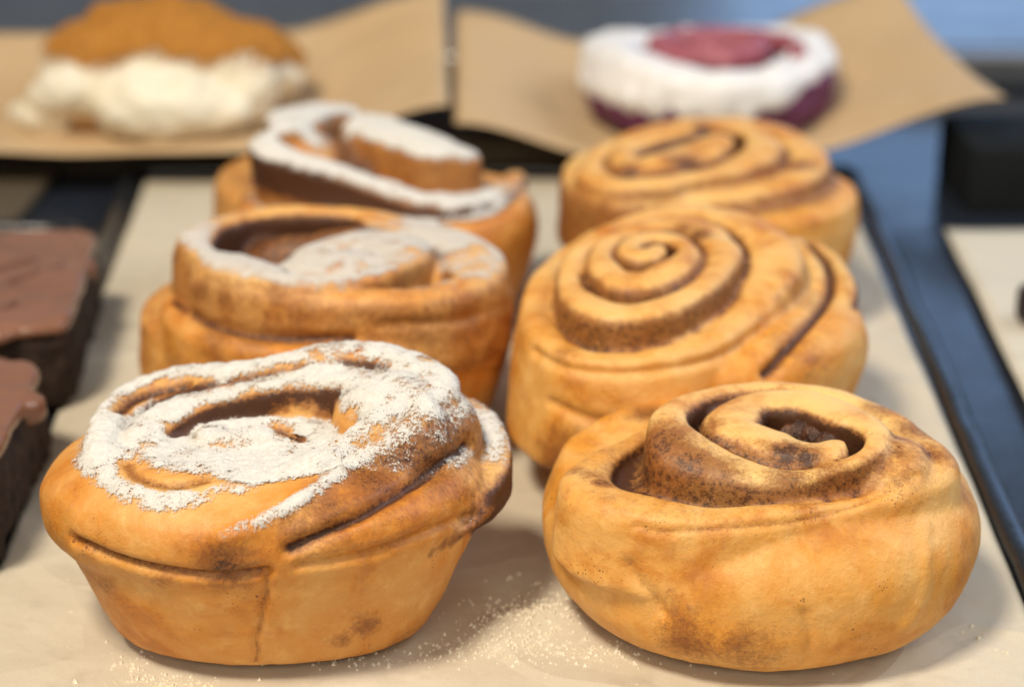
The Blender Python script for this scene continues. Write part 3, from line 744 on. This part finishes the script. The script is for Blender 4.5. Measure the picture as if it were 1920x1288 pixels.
# --- cream bun
bx, by, bz = -.170, .875, .018
root = thing('cream_bun', (bx, by, bz), 'cream filled bun heaped with brown cinnamon powder, at the back left', 'bun')
o, _, _ = organic('bun', [loft([(bz, bx, by, .045, .045), (bz + .001, bx, by, .055, .05), (bz + .012, bx, by, .060, .055), (bz + .026, bx + .004, by, .054, .05), (bz + .036, bx + .006, by, .035, .034), (bz + .037, bx, by, .005, .005)])], .0022, 2, ((.003, .015),), 21, M['toffee'])
adopt(o, root)
def blob(x, y, z, rx, ry, rz):
    R = []
    for t in np.linspace(-1, 1, 11):
        c_ = math.sqrt(max(.004, 1 - t * t)); R.append((z + rz * t, x, y, rx * c_, ry * c_))
    return loft(R, n=24)
lob = [(bx + .006, by - .046, bz + .014, .036, .022, .018, .12), (bx - .032, by - .038, bz + .020, .022, .020, .014, .38), (bx - .050, by - .034, bz + .006, .014, .014, .010, .3), (bx - .044, by - .040, bz + .016, .013, .013, .010, .42),
       (bx + .046, by - .032, bz + .018, .014, .018, .017, .5), (bx - .058, by - .026, bz + .004, .012, .012, .008, 0), (bx + .030, by - .044, bz + .010, .020, .016, .012, 0),
       (bx + .004, by - .016, bz + .030, .044, .034, .022, 1), (bx + .034, by - .018, bz + .026, .030, .030, .020, 1), (bx - .026, by - .022, bz + .026, .028, .026, .020, 1), (bx - .002, by + .0, bz + .036, .038, .03, .018, 1), (bx + .052, by - .01, bz + .022, .018, .02, .014, 1)]
src = []
for q in lob:
    v_, f_, _ = blob(*q[:6]); src.append((v_, f_, [(0, q[6], 0)] * len(v_)))
cr, at_, lap_ = organic('cream', src, .0018, 3, ((.003, .012), (.0012, .005)), 22, M['cream'])
M['cin_dust'] = m_sugar('cinnamon_dusting', True)
_n = M['cin_dust'].node_tree
for n_ in _n.nodes:
    if n_.type == 'VALTORGB':
        n_.color_ramp.elements[0].color = (.26, .095, .014, 1); n_.color_ramp.elements[1].color = (.52, .235, .045, 1)
pw = sugar_part(cr, at_, lap_, 23, M['cin_dust'], .0016, 1.15, -.15, .75); pw.name = 'cinnamon_dusting'
adopt(cr, root); adopt(pw, root)

# --- purple roll with white icing
vx, vy, vz = .095, .866, .016
root = thing('iced_purple_roll', (vx, vy, vz), 'purple roll with thick white icing ring and pink berry centre, at the back right', 'iced roll')
o, _, _ = organic('dough', [loft([(vz, vx, vy, .045, .045), (vz + .001, vx, vy, .055, .055), (vz + .010, vx, vy, .0600, .060), (vz + .018, vx, vy, .0605, .060), (vz + .024, vx, vy, .056, .056), (vz + .0243, vx, vy, .01, .01)], n=48)], .002, 2, ((.002, .012),), 31, M['velvet']); adopt(o, root)
ring = []
for k in range(30):
    a_ = 2 * math.pi * k / 28; rr = .0490 + .002 * math.sin(3 * a_)
    ring.append((vx + rr * math.cos(a_), vy + rr * 1.0 * math.sin(a_), vz + .0305 + .002 * math.sin(2 * a_ + 1), 0.0130, vz + .014, 0, 0, 0, 0))
ex = [blob(vx + .052 * math.cos(t), vy + .052 * math.sin(t), vz + .019, .009, .009, .009 + .003 * math.sin(5 * t)) for t in np.linspace(0, 6.2, 19)]
ex += [blob(vx + .054 * math.cos(t), vy + .054 * math.sin(t), vz + .018, .010, .010, .009) for t in np.linspace(3.3, 4.9, 8)]
o, _, _ = organic('white_icing', [sweep(np.array(ring))] + ex, .0018, 4, ((.0025, .014), (.0008, .005)), 32, M['icing']); adopt(o, root)
S = []
for k in range(60):
    t = k / 59; a_ = -1.2 - t * 2 * math.pi * 1.9; rr = .004 + .036 * t
    S.append((vx + .004 + rr * math.cos(a_), vy + rr * math.sin(a_), vz + .036 - .004 * t, .0046, vz + .016, 0, 0, 0, 0))
o, _, _ = organic('berry_swirl', [sweep(np.array(S))], .0014, 2, ((.0012, .006),), 33, M['berry']); adopt(o, root)
o, _, _ = organic('berry_filling', [loft([(vz + .020, vx + .004, vy, .028, .028), (vz + .021, vx + .004, vy, .032, .032), (vz + .027, vx + .004, vy, .032, .032), (vz + .0272, vx + .004, vy, .005, .005)], n=40)], .0018, 1, ((.002, .006),), 34, M['berry_dark']); adopt(o, root)

root.scale = (1, 1, 1.16)
# --- steel rail and ledge behind everything
tag(box('steel_ledge', -1.2, 1.2, 1.012, 1.030, -.005, .016, M['steel'], .004), 'brushed steel ledge running across behind the kraft sheets', 'ledge')
tag(box('dark_rail', -1.2, 1.2, 1.046, 1.058, -.005, .013, M['steel_dark'], .003), 'thin dark metal rail running along behind the steel ledge', 'rail')
tag(box('steel_shelf', -1.2, 1.2, 1.075, 1.75, -.005, .006, M['steel'], .002), 'pale steel shelf surface at the very top of the picture', 'shelf')

# ------------------------------------------------------------------ flour crumbs and small bits
tv = np.array([(1, 0, -.6), (-.6, .8, -.5), (-.5, -.85, -.4), (.05, .0, 1.0)]); tf = [(0, 2, 1), (0, 1, 3), (1, 2, 3), (2, 0, 3)]
def grains(name, label, spots, size):
    V = []; F = []
    for px, py, sx, sy, n in spots:
        for _ in range(n):
            q = at(px + RNG.normal() * sx, py + RNG.normal() * sy)
            if not (-.15 < q[0] < .14): continue
            z = paper_z(np.array([q[0]]), np.array([q[1]]))[0]
            r = size * (.18 + RNG.random() ** 6 * 1.9); th = RNG.random() * 6.28
            cs, sn = math.cos(th), math.sin(th); o_ = len(V)
            for x, y, zz in tv * r: V.append((q[0] + x * cs - y * sn, q[1] + x * sn + y * cs, z + r * .4 + zz * .8))
            F += [tuple(i + o_ for i in f) for f in tf]
    return tag(mesh_obj(name, V, F, M['flour'], smooth=False), label, 'flour', None, 'stuff')
grains('flour_crumbs', 'pale flour crumbs sprinkled on the parchment between the front rolls',
       [(960,1180,60,28,1200), (1000,1150,40,30,700), (1120,1215,70,14,500), (900,1210,70,10,500), (300,1272,60,10,500), (700,1230,80,10,250), (250,1235,30,12,160), (200,1180,120,60,50), (1000,1240,400,40,90), (1840,1180,40,30,30)], .00036)
